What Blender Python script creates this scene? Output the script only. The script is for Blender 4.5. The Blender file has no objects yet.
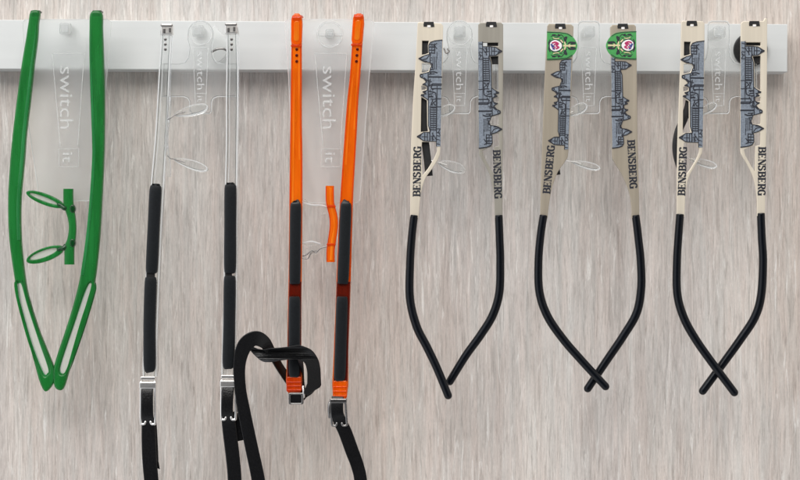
import bpy, bmesh, math, random
from mathutils import Vector, Matrix
random.seed(4)
S = 0.0004          # metres per picture unit: the whole board is about 0.32 m wide
D = 1700.0          # camera distance from the wall, in the same units
scene = bpy.context.scene
COL = scene.collection
WO = {}             # world origin of each object

# ------------------------------------------------------------------ materials
def nodes(name):
    m = bpy.data.materials.new(name); m.use_nodes = True
    nt = m.node_tree
    return m, nt, nt.nodes['Principled BSDF'], nt.nodes['Material Output']

def setp(b, **k):
    for n, v in k.items():
        b.inputs[n.replace('_', ' ')].default_value = v

def surf(name, col, rough=0.5, metal=0.0, var=0.08, bump=0.0, scale=900, coat=0.0, trans=0.0, ior=1.45, spec=0.5, stretch=(1, 1, 1), rvar=0.1, sss=0.0):
    m, nt, b, out = nodes(name)
    setp(b, Roughness=rough, Metallic=metal, IOR=ior)
    b.inputs['Coat Weight'].default_value = coat
    b.inputs['Transmission Weight'].default_value = trans
    b.inputs['Specular IOR Level'].default_value = spec
    if sss:
        b.inputs['Subsurface Weight'].default_value = sss
        b.inputs['Subsurface Radius'].default_value = (0.003, 0.003, 0.003)
        b.inputs['Subsurface Scale'].default_value = 1
    tc = nt.nodes.new('ShaderNodeTexCoord'); mp = nt.nodes.new('ShaderNodeMapping')
    nt.links.new(tc.outputs['Object'], mp.inputs['Vector']); mp.inputs['Scale'].default_value = stretch
    no = nt.nodes.new('ShaderNodeTexNoise'); no.inputs['Scale'].default_value = scale; no.inputs['Detail'].default_value = 4
    nt.links.new(mp.outputs[0], no.inputs['Vector'])
    cr = nt.nodes.new('ShaderNodeValToRGB')
    cr.color_ramp.elements[0].position = 0.3; cr.color_ramp.elements[1].position = 0.7
    cr.color_ramp.elements[0].color = (*[c * (1 - var) for c in col], 1)
    cr.color_ramp.elements[1].color = (*[min(1, c * (1 + var)) for c in col], 1)
    nt.links.new(no.outputs['Fac'], cr.inputs[0]); nt.links.new(cr.outputs[0], b.inputs['Base Color'])
    mr = nt.nodes.new('ShaderNodeMapRange'); mr.inputs['To Min'].default_value = max(0, rough - rvar * rough); mr.inputs['To Max'].default_value = min(1, rough + rvar * rough)
    nt.links.new(no.outputs['Fac'], mr.inputs['Value']); nt.links.new(mr.outputs[0], b.inputs['Roughness'])
    if bump:
        bp = nt.nodes.new('ShaderNodeBump'); bp.inputs['Strength'].default_value = bump; bp.inputs['Distance'].default_value = 0.0002
        nt.links.new(no.outputs['Fac'], bp.inputs['Height']); nt.links.new(bp.outputs[0], b.inputs['Normal'])
    return m

def clear(name, rough, ior, col=(0.97, 0.98, 0.97), mix=0.6, milk=0.0):
    """clear plastic: part straight-through, part refracting, a little milky scatter"""
    m, nt, b, out = nodes(name)
    setp(b, Roughness=rough, IOR=ior)
    b.inputs['Transmission Weight'].default_value = 1.0
    b.inputs['Base Color'].default_value = (*col, 1)
    no = nt.nodes.new('ShaderNodeTexNoise'); no.inputs['Scale'].default_value = 140; no.inputs['Detail'].default_value = 3
    tc = nt.nodes.new('ShaderNodeTexCoord'); nt.links.new(tc.outputs['Object'], no.inputs['Vector'])
    bp = nt.nodes.new('ShaderNodeBump'); bp.inputs['Strength'].default_value = 0.12; bp.inputs['Distance'].default_value = 0.0004
    nt.links.new(no.outputs['Fac'], bp.inputs['Height']); nt.links.new(bp.outputs[0], b.inputs['Normal'])
    t = nt.nodes.new('ShaderNodeBsdfTransparent'); t.inputs['Color'].default_value = (*col, 1)
    mx = nt.nodes.new('ShaderNodeMixShader'); mx.inputs[0].default_value = mix
    nt.links.new(t.outputs[0], mx.inputs[1]); nt.links.new(b.outputs[0], mx.inputs[2])
    last = mx
    if milk:
        d = nt.nodes.new('ShaderNodeBsdfDiffuse'); d.inputs['Color'].default_value = (0.85, 0.86, 0.86, 1)
        m2 = nt.nodes.new('ShaderNodeMixShader'); m2.inputs[0].default_value = milk
        nt.links.new(mx.outputs[0], m2.inputs[1]); nt.links.new(d.outputs[0], m2.inputs[2]); last = m2
    nt.links.new(last.outputs[0], out.inputs['Surface'])
    return m

def tinted(name, col, thru, mix, rough=0.12, streak=60, bump=0.08):
    """coloured see-through plastic: tinted straight-through light plus a glossy coloured body"""
    m, nt, b, out = nodes(name); setp(b, Roughness=rough)
    b.inputs['Base Color'].default_value = (*col, 1)
    b.inputs['Transmission Weight'].default_value = 0.25
    tc = nt.nodes.new('ShaderNodeTexCoord'); mp = nt.nodes.new('ShaderNodeMapping'); mp.inputs['Scale'].default_value = (streak * 10, streak * 4, streak)
    nt.links.new(tc.outputs['Object'], mp.inputs[0])
    no = nt.nodes.new('ShaderNodeTexNoise'); no.inputs['Scale'].default_value = 1; no.inputs['Detail'].default_value = 3; nt.links.new(mp.outputs[0], no.inputs['Vector'])
    mr = nt.nodes.new('ShaderNodeMapRange'); mr.inputs['From Min'].default_value = 0.3; mr.inputs['From Max'].default_value = 0.7
    mr.inputs['To Min'].default_value = mix - 0.26; mr.inputs['To Max'].default_value = mix + 0.22; nt.links.new(no.outputs['Fac'], mr.inputs['Value'])
    bp = nt.nodes.new('ShaderNodeBump'); bp.inputs['Strength'].default_value = bump; bp.inputs['Distance'].default_value = 0.0004
    nt.links.new(no.outputs['Fac'], bp.inputs['Height']); nt.links.new(bp.outputs[0], b.inputs['Normal'])
    t = nt.nodes.new('ShaderNodeBsdfTransparent'); t.inputs['Color'].default_value = (*thru, 1)
    mx = nt.nodes.new('ShaderNodeMixShader'); nt.links.new(mr.outputs[0], mx.inputs[0])
    nt.links.new(t.outputs[0], mx.inputs[1]); nt.links.new(b.outputs[0], mx.inputs[2]); nt.links.new(mx.outputs[0], out.inputs['Surface'])
    return m

def wood():
    m, nt, b, out = nodes('pale_wood_laminate')
    N = nt.nodes.new; L = nt.links.new
    tc = N('ShaderNodeTexCoord')
    def noise(sc, det=3, dist=0.0, rough=0.5):
        mp = N('ShaderNodeMapping'); mp.inputs['Scale'].default_value = sc
        L(tc.outputs['Object'], mp.inputs['Vector'])
        n = N('ShaderNodeTexNoise'); n.inputs['Scale'].default_value = 1; n.inputs['Detail'].default_value = det
        n.inputs['Distortion'].default_value = dist; n.inputs['Roughness'].default_value = rough
        L(mp.outputs[0], n.inputs['Vector']); return n.outputs['Fac']
    def ramp(f, stops):
        r = N('ShaderNodeValToRGB'); e = r.color_ramp.elements
        e[0].position, e[0].color = stops[0][0], (*stops[0][1], 1)
        e[1].position, e[1].color = stops[-1][0], (*stops[-1][1], 1)
        for p, c in stops[1:-1]:
            x = e.new(p); x.color = (*c, 1)
        L(f, r.inputs[0]); return r.outputs[0]
    def mix(f, a, c, mode='MIX'):
        x = N('ShaderNodeMix'); x.data_type = 'RGBA'; x.blend_type = mode
        if isinstance(f, float): x.inputs[0].default_value = f
        else: L(f, x.inputs[0])
        L(a, x.inputs[6])
        if isinstance(c, tuple): x.inputs[7].default_value = (*c, 1)
        else: L(c, x.inputs[7])
        return x.outputs[2]
    broad = noise((9, 9, 3.5), 2)
    base = ramp(broad, [(0.36, (0.555, 0.530, 0.505)), (0.64, (0.575, 0.515, 0.465))])
    plank = noise((26, 26, 1.5), 2, 0.3)
    base = mix(0.9, base, ramp(plank, [(0.35, (0.91, 0.90, 0.90)), (0.65, (1.06, 1.06, 1.05))]), 'MULTIPLY')
    band = noise((120, 120, 9), 3, 0.8)
    c = mix(0.9, base, ramp(band, [(0.3, (0.87, 0.86, 0.855)), (0.7, (1.09, 1.09, 1.09))]), 'MULTIPLY')
    tint = noise((300, 300, 20), 2, 0.4)
    c = mix(0.35, c, ramp(tint, [(0.35, (0.93, 1.0, 1.02)), (0.65, (1.08, 1.0, 0.97))]), 'MULTIPLY')
    fine = noise((1050, 1050, 70), 5, 0.9, 0.66)
    c = mix(1.0, c, ramp(fine, [(0.30, (0.70, 0.685, 0.675)), (0.5, (1.0, 1.0, 1.0)), (0.72, (1.18, 1.18, 1.18))]), 'MULTIPLY')
    white = noise((700, 700, 48), 5, 1.0, 0.7)
    c = mix(ramp(white, [(0.56, (0, 0, 0)), (0.70, (0.82, 0.82, 0.82))]), c, (0.80, 0.775, 0.73))
    dark = noise((640, 640, 46), 5, 0.5, 0.7)
    c = mix(ramp(dark, [(0.60, (0, 0, 0)), (0.74, (0.36, 0.36, 0.36))]), c, (0.36, 0.31, 0.28))
    pore = noise((1700, 1700, 110), 2)
    c = mix(ramp(pore, [(0.64, (0, 0, 0)), (0.72, (0.35, 0.35, 0.35))]), c, (0.24, 0.21, 0.19))
    gr = noise((2600, 2600, 700), 2)
    c = mix(0.4, c, ramp(gr, [(0.3, (0.84, 0.84, 0.84)), (0.7, (1.12, 1.12, 1.12))]), 'MULTIPLY')
    L(c, b.inputs['Base Color']); setp(b, Roughness=0.55)
    b.inputs['Specular IOR Level'].default_value = 0.35
    bp = N('ShaderNodeBump'); bp.inputs['Strength'].default_value = 0.25; bp.inputs['Distance'].default_value = 0.0003
    L(fine, bp.inputs['Height']); L(bp.outputs[0], b.inputs['Normal'])
    return m

M = dict(
    wood=wood(),
    rail=surf('satin_white_aluminium', (0.62, 0.635, 0.625), 0.42, 0.0, 0.02, 0.06, 60, stretch=(0.3, 1, 6)),
    rubber=surf('black_rubber', (0.008, 0.0095, 0.011), 0.34, 0, 0.15, 0.03, 1500, spec=0.4),
    tip=surf('black_tip_plastic', (0.003, 0.004, 0.006), 0.17, 0, 0.2, 0.04, 900, spec=0.32),
    leather=surf('black_leather', (0.004, 0.004, 0.0045), 0.30, 0, 0.35, 0.5, 1700, spec=0.42),
    black=surf('black_plastic', (0.012, 0.012, 0.013), 0.45, 0, 0.2, 0.05),
    steel=surf('polished_nickel', (0.90, 0.88, 0.84), 0.32, 1.0, 0.05, 0.05),
    gun=surf('dark_nickel', (0.28, 0.27, 0.26), 0.28, 1.0, 0.15, 0.05),
    cream=surf('cream_gold_metal', (0.70, 0.63, 0.51), 0.34, 0.24, 0.07, 0.05, 160, stretch=(3, 1, .1)),
    cream_dim=surf('cream_gold_painted_dim', (0.34, 0.318, 0.27), 0.34, 0.3, 0.12, 0.05, 160, stretch=(3, 1, .1)),  # same gold metal, its duller reflection at that angle put into the colour
    beige=surf('matt_beige_metal', (0.39, 0.34, 0.265), 0.38, 0.35, 0.10, 0.05, 160, stretch=(3, 1, .1)),
    ink=surf('black_ink', (0.018, 0.02, 0.028), 0.5, 0, 0.1),
    slate=surf('slate_blue_enamel', (0.20, 0.23, 0.27), 0.4, 0.1, 0.28, 0.05, 1500),
    patch=surf('green_enamel', (0.065, 0.31, 0.085), 0.35, 0, 0.08, 0.03, 800),
    white=surf('white_enamel', (0.80, 0.78, 0.76), 0.35, 0, 0.04),
    red=surf('crimson_enamel', (0.42, 0.03, 0.12), 0.35, 0, 0.2),
    navy=surf('navy_enamel', (0.05, 0.06, 0.22), 0.35, 0, 0.2),
    goldi=surf('pale_gold_enamel', (0.74, 0.62, 0.38), 0.35, 0.2, 0.1),
    frost=clear('frosted_clear_plastic', 0.32, 1.30, (0.985, 0.99, 0.985), mix=0.62, milk=0.10),
    plate=clear('clear_acrylic', 0.08, 1.38, (0.99, 0.993, 0.99), mix=0.34, milk=0.07),
    letter=clear('raised_clear_plastic', 0.2, 1.35, mix=0.4, milk=0.32),
    edge=clear('clear_plastic_painted_glint', 0.2, 1.35, mix=0.5, milk=0.5),  # milky white paints the light gathered at clear plastic edges
    crystal=clear('crystal_plastic', 0.03, 1.47, mix=0.93, milk=0.06),
    pad=clear('clear_silicone', 0.04, 1.45, mix=0.93, milk=0.07),
    peg=clear('smoky_clear_plastic', 0.1, 1.45, (0.93, 0.94, 0.93), mix=0.6, milk=0.22),
    green=tinted('green_translucent_plastic', (0.014, 0.205, 0.038), (0.12, 0.62, 0.20), 0.74, 0.26, 40),
    greend=tinted('deep_green_plastic', (0.003, 0.06, 0.012), (0.03, 0.25, 0.05), 0.88, 0.2, 40),
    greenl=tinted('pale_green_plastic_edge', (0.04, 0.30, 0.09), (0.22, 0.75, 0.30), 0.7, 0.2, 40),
    window=clear('cloudy_clear_inset', 0.25, 1.35, (0.90, 0.94, 0.84), mix=0.5, milk=0.32),
    refr=clear('clear_plastic_painted_refraction', 0.1, 1.45, (0.76, 0.78, 0.78), mix=0.4, milk=0.0),  # grey tint paints the dark refraction beside clear edges
    orange=tinted('orange_translucent_plastic', (0.95, 0.16, 0.004), (1.0, 0.60, 0.10), 0.60, 0.08, 45, 0.45),
    amber=tinted('amber_painted_glow', (1.0, 0.30, 0.015), (1.0, 0.72, 0.20), 0.62, 0.06, 45, 0.4),  # brighter amber paints the glow inside the orange plastic
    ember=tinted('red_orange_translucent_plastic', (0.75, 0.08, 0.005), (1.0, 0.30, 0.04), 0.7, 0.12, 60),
    brown=tinted('deep_amber_plastic', (0.12, 0.012, 0.004), (0.5, 0.06, 0.02), 0.72, 0.12, 60),
)

# ------------------------------------------------------------------ geometry
def K(d0): return (D - d0) / D

def world(v, d0):
    """(x right, y down, depth towards viewer) in board units -> world; one scale per thing"""
    k = K(d0)
    return Vector(((v[0] - 400) * S * k, -v[2] * S, (240 - v[1]) * S * k))

def link(name, me, mat, parent=None, smooth=35, wn_=False):
    """mesh in world coordinates -> object whose origin is the middle of the mesh"""
    c = sum((v.co for v in me.vertices), Vector()) / max(1, len(me.vertices))
    for v in me.vertices: v.co -= c
    me.materials.clear(); me.materials.append(mat)
    for p in me.polygons: p.use_smooth = True
    me.set_sharp_from_angle(angle=math.radians(smooth))
    o = bpy.data.objects.new(name, me); COL.objects.link(o)
    if wn_: q = o.modifiers.new('n', 'WEIGHTED_NORMAL'); q.keep_sharp = True; q.weight = 80
    WO[o] = c
    if parent is not None:
        o.parent = parent; o.location = c - WO[parent]
    else:
        o.location = c
    return o

def tag(o, label=None, cat=None, group=None, kind=None):
    if label: o['label'] = label
    if cat: o['category'] = cat
    if group: o['group'] = group
    if kind: o['kind'] = kind
    return o

def thing(name, at, label, cat, group=None):
    o = bpy.data.objects.new(name, None); COL.objects.link(o)
    o.empty_display_size = 0.004
    o.location = at; WO[o] = Vector(at)
    return tag(o, label, cat, group)

def cat_rom(pts, n=8, closed=False):
    out = []; N = len(pts)
    rng = range(N) if closed else range(N - 1)
    for i in rng:
        if closed: p0, p1, p2, p3 = pts[i - 1], pts[i], pts[(i + 1) % N], pts[(i + 2) % N]
        else: p0, p1, p2, p3 = pts[max(i - 1, 0)], pts[i], pts[i + 1], pts[min(i + 2, N - 1)]
        for j in range(n):
            t = j / n
            out.append(tuple(0.5 * ((2 * b) + (-a + c) * t + (2 * a - 5 * b + 4 * c - d) * t * t + (-a + 3 * b - 3 * c + d) * t ** 3)
                             for a, b, c, d in zip(p0, p1, p2, p3)))
    if not closed: out.append(tuple(pts[-1]))
    return out

def flat_mesh(loops, z0, z1, bevel=0.0, d0=60):
    """extruded outline(s) with holes; loops in board units; z0 back, z1 front"""
    cu = bpy.data.curves.new('tmp', 'CURVE'); cu.dimensions = '2D'; cu.fill_mode = 'BOTH'
    for lp in loops:
        sp = cu.splines.new('POLY'); sp.points.add(len(lp) - 1); sp.use_cyclic_u = True
        for i, p in enumerate(lp): sp.points[i].co = (p[0], -p[1], 0, 1)
    cu.extrude = max(1e-4, (z1 - z0) / 2 - bevel); cu.bevel_depth = bevel; cu.bevel_resolution = 2 if bevel else 0
    cu.offset = -bevel
    o = bpy.data.objects.new('tmp', cu); COL.objects.link(o)
    dg = bpy.context.evaluated_depsgraph_get(); dg.update()
    me = bpy.data.meshes.new_from_object(o.evaluated_get(dg))
    bpy.data.objects.remove(o); bpy.data.curves.remove(cu)
    bm = bmesh.new(); bm.from_mesh(me)
    bmesh.ops.remove_doubles(bm, verts=bm.verts, dist=0.002)
    zm = (z0 + z1) / 2
    for v in bm.verts: v.co = world((v.co.x, -v.co.y, v.co.z + zm), d0)
    bmesh.ops.recalc_face_normals(bm, faces=bm.faces)
    bm.to_mesh(me); bm.free()
    return me

def prism(name, loops, z0, z1, mat, parent=None, bevel=0.5, d0=60, smooth=35):
    if not isinstance(loops[0][0], (tuple, list)): loops = [loops]
    return link(name, flat_mesh(loops, z0, z1, bevel, d0), mat, parent, max(smooth, 50), True)

def sweep_bm(bm, path, d0, section, closed_caps=True):
    """path: list of dicts(p=Vector board coords, s=list of 3D offsets)"""
    rings = []
    for P, offs in path:
        rings.append([bm.verts.new(world(P + o, d0)) for o in offs])
    n = len(rings[0])
    for a, b in zip(rings, rings[1:]):
        for i in range(n):
            bm.faces.new((a[i], a[(i + 1) % n], b[(i + 1) % n], b[i]))
    if closed_caps:
        bm.faces.new(rings[0][::-1]); bm.faces.new(rings[-1])

def tube_bm(bm, pts, r, d0=60, n=14, sub=8, round_ends=True, flat_start=False):
    """pts (x,y,depth[,r])"""
    pts = [(*p[:3], p[3] if len(p) > 3 else r) for p in pts]
    pp = cat_rom(pts, sub) if len(pts) > 2 and sub > 1 else pts
    P = [Vector(p[:3]) for p in pp]; R = [p[3] for p in pp]
    if round_ends:
        def cap(p, t, rr):
            return [(p + t * rr * math.sin(a), rr * math.cos(a)) for a in (0.35, 0.7, 1.05, 1.35)]
        t0 = (P[0] - P[1]).normalized(); t1 = (P[-1] - P[-2]).normalized()
        a = cap(P[0], t0, R[0])[::-1]; b = cap(P[-1], t1, R[-1])
        if flat_start: a = [(P[0] - t0 * -0.001 , R[0] * .86)]; P[0] = P[0] - t0 * .6
        P = [x for x, _ in a] + P + [x for x, _ in b]; R = [x for _, x in a] + R + [x for _, x in b]
    up = Vector((0, 0, 1)); path = []
    for i, p in enumerate(P):
        t = (P[min(i + 1, len(P) - 1)] - P[max(i - 1, 0)]).normalized()
        u = up - t * up.dot(t)
        if u.length < 1e-3: u = Vector((1, 0, 0)) - t * t.x
        u.normalize(); w = t.cross(u); up = u
        path.append((p, [(u * math.cos(k * 2 * math.pi / n) + w * math.sin(k * 2 * math.pi / n)) * R[i] for k in range(n)]))
    sweep_bm(bm, path, d0, None)

def finish(bm):
    bmesh.ops.recalc_face_normals(bm, faces=bm.faces)
    me = bpy.data.meshes.new('m'); bm.to_mesh(me); bm.free(); return me

def tube(name, pts, r, mat, parent=None, d0=60, n=14, sub=8, flat_start=False):
    bm = bmesh.new(); tube_bm(bm, pts, r, d0, n, sub, True, flat_start)
    return link(name, finish(bm), mat, parent, 50)

def ribbon_bm(bm, pts, thick, d0=60, sub=8, across=False):
    """pts (x,y,depth,width,tilt degrees): a flat strap with rounded edges"""
    pp = cat_rom(pts, sub); P = [Vector(p[:3]) for p in pp]; path = []
    for i, p in enumerate(P):
        t = (P[min(i + 1, len(P) - 1)] - P[max(i - 1, 0)]).normalized()
        w = Vector((-t.y, t.x, 0))
        if across or w.length < 1e-4: w = Vector((1, 0, 0))
        w.normalize(); nn = t.cross(w).normalized()
        a = math.radians(pp[i][4]); w, nn = w * math.cos(a) + nn * math.sin(a), nn * math.cos(a) - w * math.sin(a)
        hw = pp[i][3] / 2; ht = thick / 2; e = min(ht * 0.9, hw * 0.3)
        prof = [(-hw + e, -ht), (hw - e, -ht), (hw - e * .3, -ht + e * .3), (hw, -ht + e), (hw, ht - e), (hw - e * .3, ht - e * .3), (hw - e, ht),
                (-hw + e, ht), (-hw + e * .3, ht - e * .3), (-hw, ht - e), (-hw, -ht + e), (-hw + e * .3, -ht + e * .3)]
        path.append((p, [w * x + nn * y for x, y in prof]))
    sweep_bm(bm, path, d0, None)

def box_pts(x0, y0, x1, y1): return [(x0, y0), (x1, y0), (x1, y1), (x0, y1)]
def rrect(x0, y0, x1, y1, r, n=5):
    out = []
    for cx, cy, a0 in ((x1 - r, y0 + r, -90), (x1 - r, y1 - r, 0), (x0 + r, y1 - r, 90), (x0 + r, y0 + r, 180)):
        for i in range(n + 1):
            a = math.radians(a0 + 90 * i / n); out.append((cx + r * math.cos(a), cy + r * math.sin(a)))
    return out
def ellipse(cx, cy, a, b, deg, n=36, egg=0.0):
    c, s = math.cos(math.radians(deg)), math.sin(math.radians(deg)); out = []
    for i in range(n):
        t = 2 * math.pi * i / n; x = a * math.cos(t); y = b * math.sin(t) * (1 + egg * math.cos(t))
        out.append((cx + x * c - y * s, cy + x * s + y * c))
    return out
def lines_mesh(strokes, z0, z1, d0=60):
    """thin raised strokes: [(points, width or widths)]"""
    bm = bmesh.new()
    for pts, w in strokes:
        for i in range(len(pts) - 1):
            a, b = Vector(pts[i]), Vector(pts[i + 1]); t = (b - a)
            if t.length < 1e-6: continue
            t.normalize(); n = Vector((-t.y, t.x))
            wi = w[i] if isinstance(w, list) else w
            e = t * wi * 0.25
            q = [a - e + n * wi / 2, b + e + n * wi / 2, b + e - n * wi / 2, a - e - n * wi / 2]
            dz = random.uniform(0, 0.04)
            lo = [bm.verts.new(world((*p, z0), d0)) for p in q]; hi = [bm.verts.new(world((*p, z1 + dz), d0)) for p in q]
            bm.faces.new(hi); bm.faces.new(lo[::-1])
            for k in range(4): bm.faces.new((lo[k], lo[(k + 1) % 4], hi[(k + 1) % 4], hi[k]))
    return finish(bm)

# ---- upright lettering with thick stems and thin bars
def glyph(ch):
    T, t = 0.21, 0.085
    def st(pts):
        ws = []
        for a, b in zip(pts, pts[1:]):
            l = math.hypot(b[0] - a[0], b[1] - a[1]); ws.append(t + (T - t) * abs(b[1] - a[1]) / l)
        return (pts, ws)
    def ser(x, y, w=0.15): return ([(x - w, y), (x + w, y)], [t])
    bowl = lambda y0, y1, r: st(cat_rom([(0.15, y1), (0.38, y1), (r, (y0 + y1) / 2 + (y1 - y0) * .25), (r, (y0 + y1) / 2 - (y1 - y0) * .25), (0.38, y0), (0.15, y0)], 3))
    stem = lambda x, w=T: ([(x, 0.03), (x, 0.97)], [w])
    if ch == 'B': return [stem(.16), ser(.14, .04), ser(.14, .96), bowl(.53, .96, .56), bowl(.04, .53, .62)]
    if ch == 'E': return [stem(.16), ser(.14, .04), ser(.14, .96), st([(.15, .96), (.58, .96)]), st([(.15, .5), (.46, .5)]), st([(.15, .04), (.60, .04)]),
                          ([(.58, .98), (.58, .80)], [t]), ([(.46, .6), (.46, .4)], [t]), ([(.60, .02), (.60, .22)], [t])]
    if ch == 'N': return [([(.12, .03), (.12, .97)], [t]), ser(.12, .04, .12), ser(.08, .96, .1), ([(.12, .96), (.62, .04)], [T]), ([(.64, .03), (.64, .97)], [t]), ser(.64, .96, .12)]
    if ch == 'S': return [st(cat_rom([(.54, .80), (.44, .94), (.26, .96), (.12, .84), (.14, .66), (.34, .54), (.54, .40), (.56, .2), (.42, .05), (.22, .04), (.09, .2)], 3)),
                          ([(.54, .98), (.54, .78)], [t]), ([(.09, .02), (.09, .24)], [t])]
    if ch == 'R': return [stem(.16), ser(.14, .04), ser(.14, .96), bowl(.48, .96, .56), ([(.36, .48), (.60, .06)], [T * .9]), ser(.63, .04, .08)]
    if ch == 'G': return [st(cat_rom([(.58, .80), (.46, .94), (.3, .96), (.12, .80), (.07, .5), (.12, .2), (.3, .04), (.48, .06), (.58, .2)], 3)),
                          ([(.58, .44), (.58, .05)], [T]), ser(.56, .45, .13), ([(.58, .98), (.58, .78)], [t])]
    return []
def lettering(word, a, b, h, z, d0, name, mat, parent, up):
    """word runs from a to b (board units); up: +1 glyph tops to the left of travel"""
    a, b = Vector(a), Vector(b); ax = (b - a); Ln = ax.length; ax.normalize()
    upv = Vector((ax.y, -ax.x)) * up; n = len(word); adv = Ln / n; strokes = []
    gw = adv / 0.76
    for i, ch in enumerate(word):
        o = a + ax * adv * i
        for pts, w in glyph(ch):
            strokes.append(([tuple(o + ax * p[0] * gw + upv * (p[1] - .5) * h) for p in pts], [x * 1.15 * (gw * .5 + h * .5) for x in w]))
    return link(name, lines_mesh(strokes, z - .3, z + .12, d0), mat, parent)

def font_text(txt, x, y, size, length, z, d0, name, mat, parent, thick=0.7):
    """raised sans lettering read from top to bottom, starting at (x,y)"""
    cu = bpy.data.curves.new('t', 'FONT'); cu.body = txt; cu.size = size; cu.extrude = thick / 2; cu.resolution_u = 3
    o = bpy.data.objects.new('t', cu); COL.objects.link(o)
    dg = bpy.context.evaluated_depsgraph_get(); dg.update()
    me = bpy.data.meshes.new_from_object(o.evaluated_get(dg))
    bpy.data.objects.remove(o); bpy.data.curves.remove(cu)
    xs = [v.co.x for v in me.vertices]; L0 = max(xs) - min(xs); f = length / L0; x0 = min(xs)
    for v in me.vertices:
        u, w, zz = (v.co.x - x0) * f, v.co.y, v.co.z
        v.co = world((x + w, y + u, z + zz), d0)
    bm = bmesh.new(); bm.from_mesh(me); bmesh.ops.recalc_face_normals(bm, faces=bm.faces); bm.to_mesh(me); bm.free()
    return link(name, me, mat, parent)

# ------------------------------------------------------------------ wall and rail
def sheet(name, x0, z0, x1, z1, y, mat):
    me = bpy.data.meshes.new(name)
    me.from_pydata([(x0, y, z0), (x1, y, z0), (x1, y, z1), (x0, y, z1)], [], [(0, 1, 2, 3)])
    return link(name, me, mat)
wall = sheet('wall', -0.6, -0.6, 0.6, 0.6, 0.0, M['wood'])
tag(wall, kind='structure')

RD = 26  # rail depth
rail = thing('display_rail', world((300, 46, 0), RD), 'long flat white rail fixed across the top of the pale wood panel', 'rail')
body = prism('rail_body', [(-260, 18.5), (787.5, 24.3), (787.5, 72.0), (-260, 68.0)], 0.0, RD, M['rail'], rail, 0.7, RD)
cap = prism('screw_cap', ellipse(750, 50, 17, 17, 0, 48), RD, RD + 4, M['black'], rail, 1.2, RD)
cap['label'] = 'round black cap near the right end of the rail'

# ------------------------------------------------------------------ holders
ZP = 52  # back of holder plates
def peg(cx, cy, root, hw=5.8):
    prism('peg', rrect(cx - hw + .4, cy - hw + .4, cx + hw - .4, cy + hw - .4, 2.0), RD, ZP + 3.4, M['plate'], root, 0.8, ZP)
    prism('peg_head', rrect(cx - hw, cy - hw, cx + hw, cy + hw, 2.0), ZP + 3.6, ZP + 8, M['peg'], root, 1.2, ZP)
    prism('peg_face', rrect(cx - hw + 2.2, cy - hw + 2.2, cx + hw - 2.2, cy + hw - 2.2, .8), ZP + 8.05, ZP + 9.2, M['peg'], root, 0.4, ZP)

def holder_wide(cx_top, cx_bot, y_bot, label, head=False):
    h = thing('display_holder', world((cx_top, 28, ZP), ZP), label, 'display holder', 'clear plastic holders hung on the rail')
    o = [(cx_top - 44, 23), (cx_top - 41, 20), (cx_top + 41, 20), (cx_top + 45, 23), (cx_top + 40, 80), (cx_top + 37, 120), (cx_bot + 27, y_bot - 3), (cx_bot + 24, y_bot), (cx_bot - 27, y_bot), (cx_bot - 30, y_bot - 3), (cx_top - 38.5, 120), (cx_top - 40, 80)]
    pl = prism('plate', o, ZP, ZP + 3.5, M['frost'], h, 0.6, ZP)
    link('painted_edge_glint', lines_mesh([(o + [o[0]], .6)], ZP + 3.2, ZP + 3.6, ZP), M['edge'], pl)  # white outline, a painted glint along the plate edge
    cx = cx_top
    z = ZP + 3.5
    rl = [([(cx - 14, 54), (cx - 6, 146)], .7), ([(cx + 18, 54), (cx + 11.5, 146)], .7), ([(cx - 14, 54), (cx + 18, 54)], .5)]
    bx = [(cx - 7.5, 149), (cx + 12.5, 149), (cx + 12, 167), (cx - 7, 167), (cx - 7.5, 149)]
    rl.append((bx, .5))
    link('raised_border', lines_mesh(rl, z - .1, z + .8, ZP), M['letter'], h)
    font_text('switch', cx - 6, 67, 19, 62, z + .3, ZP, 'lettering', M['letter'], h, .9)
    font_text('it', cx - 3.5, 153, 15, 10, z + .3, ZP, 'lettering', M['letter'], h, .9)
    return h

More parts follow.
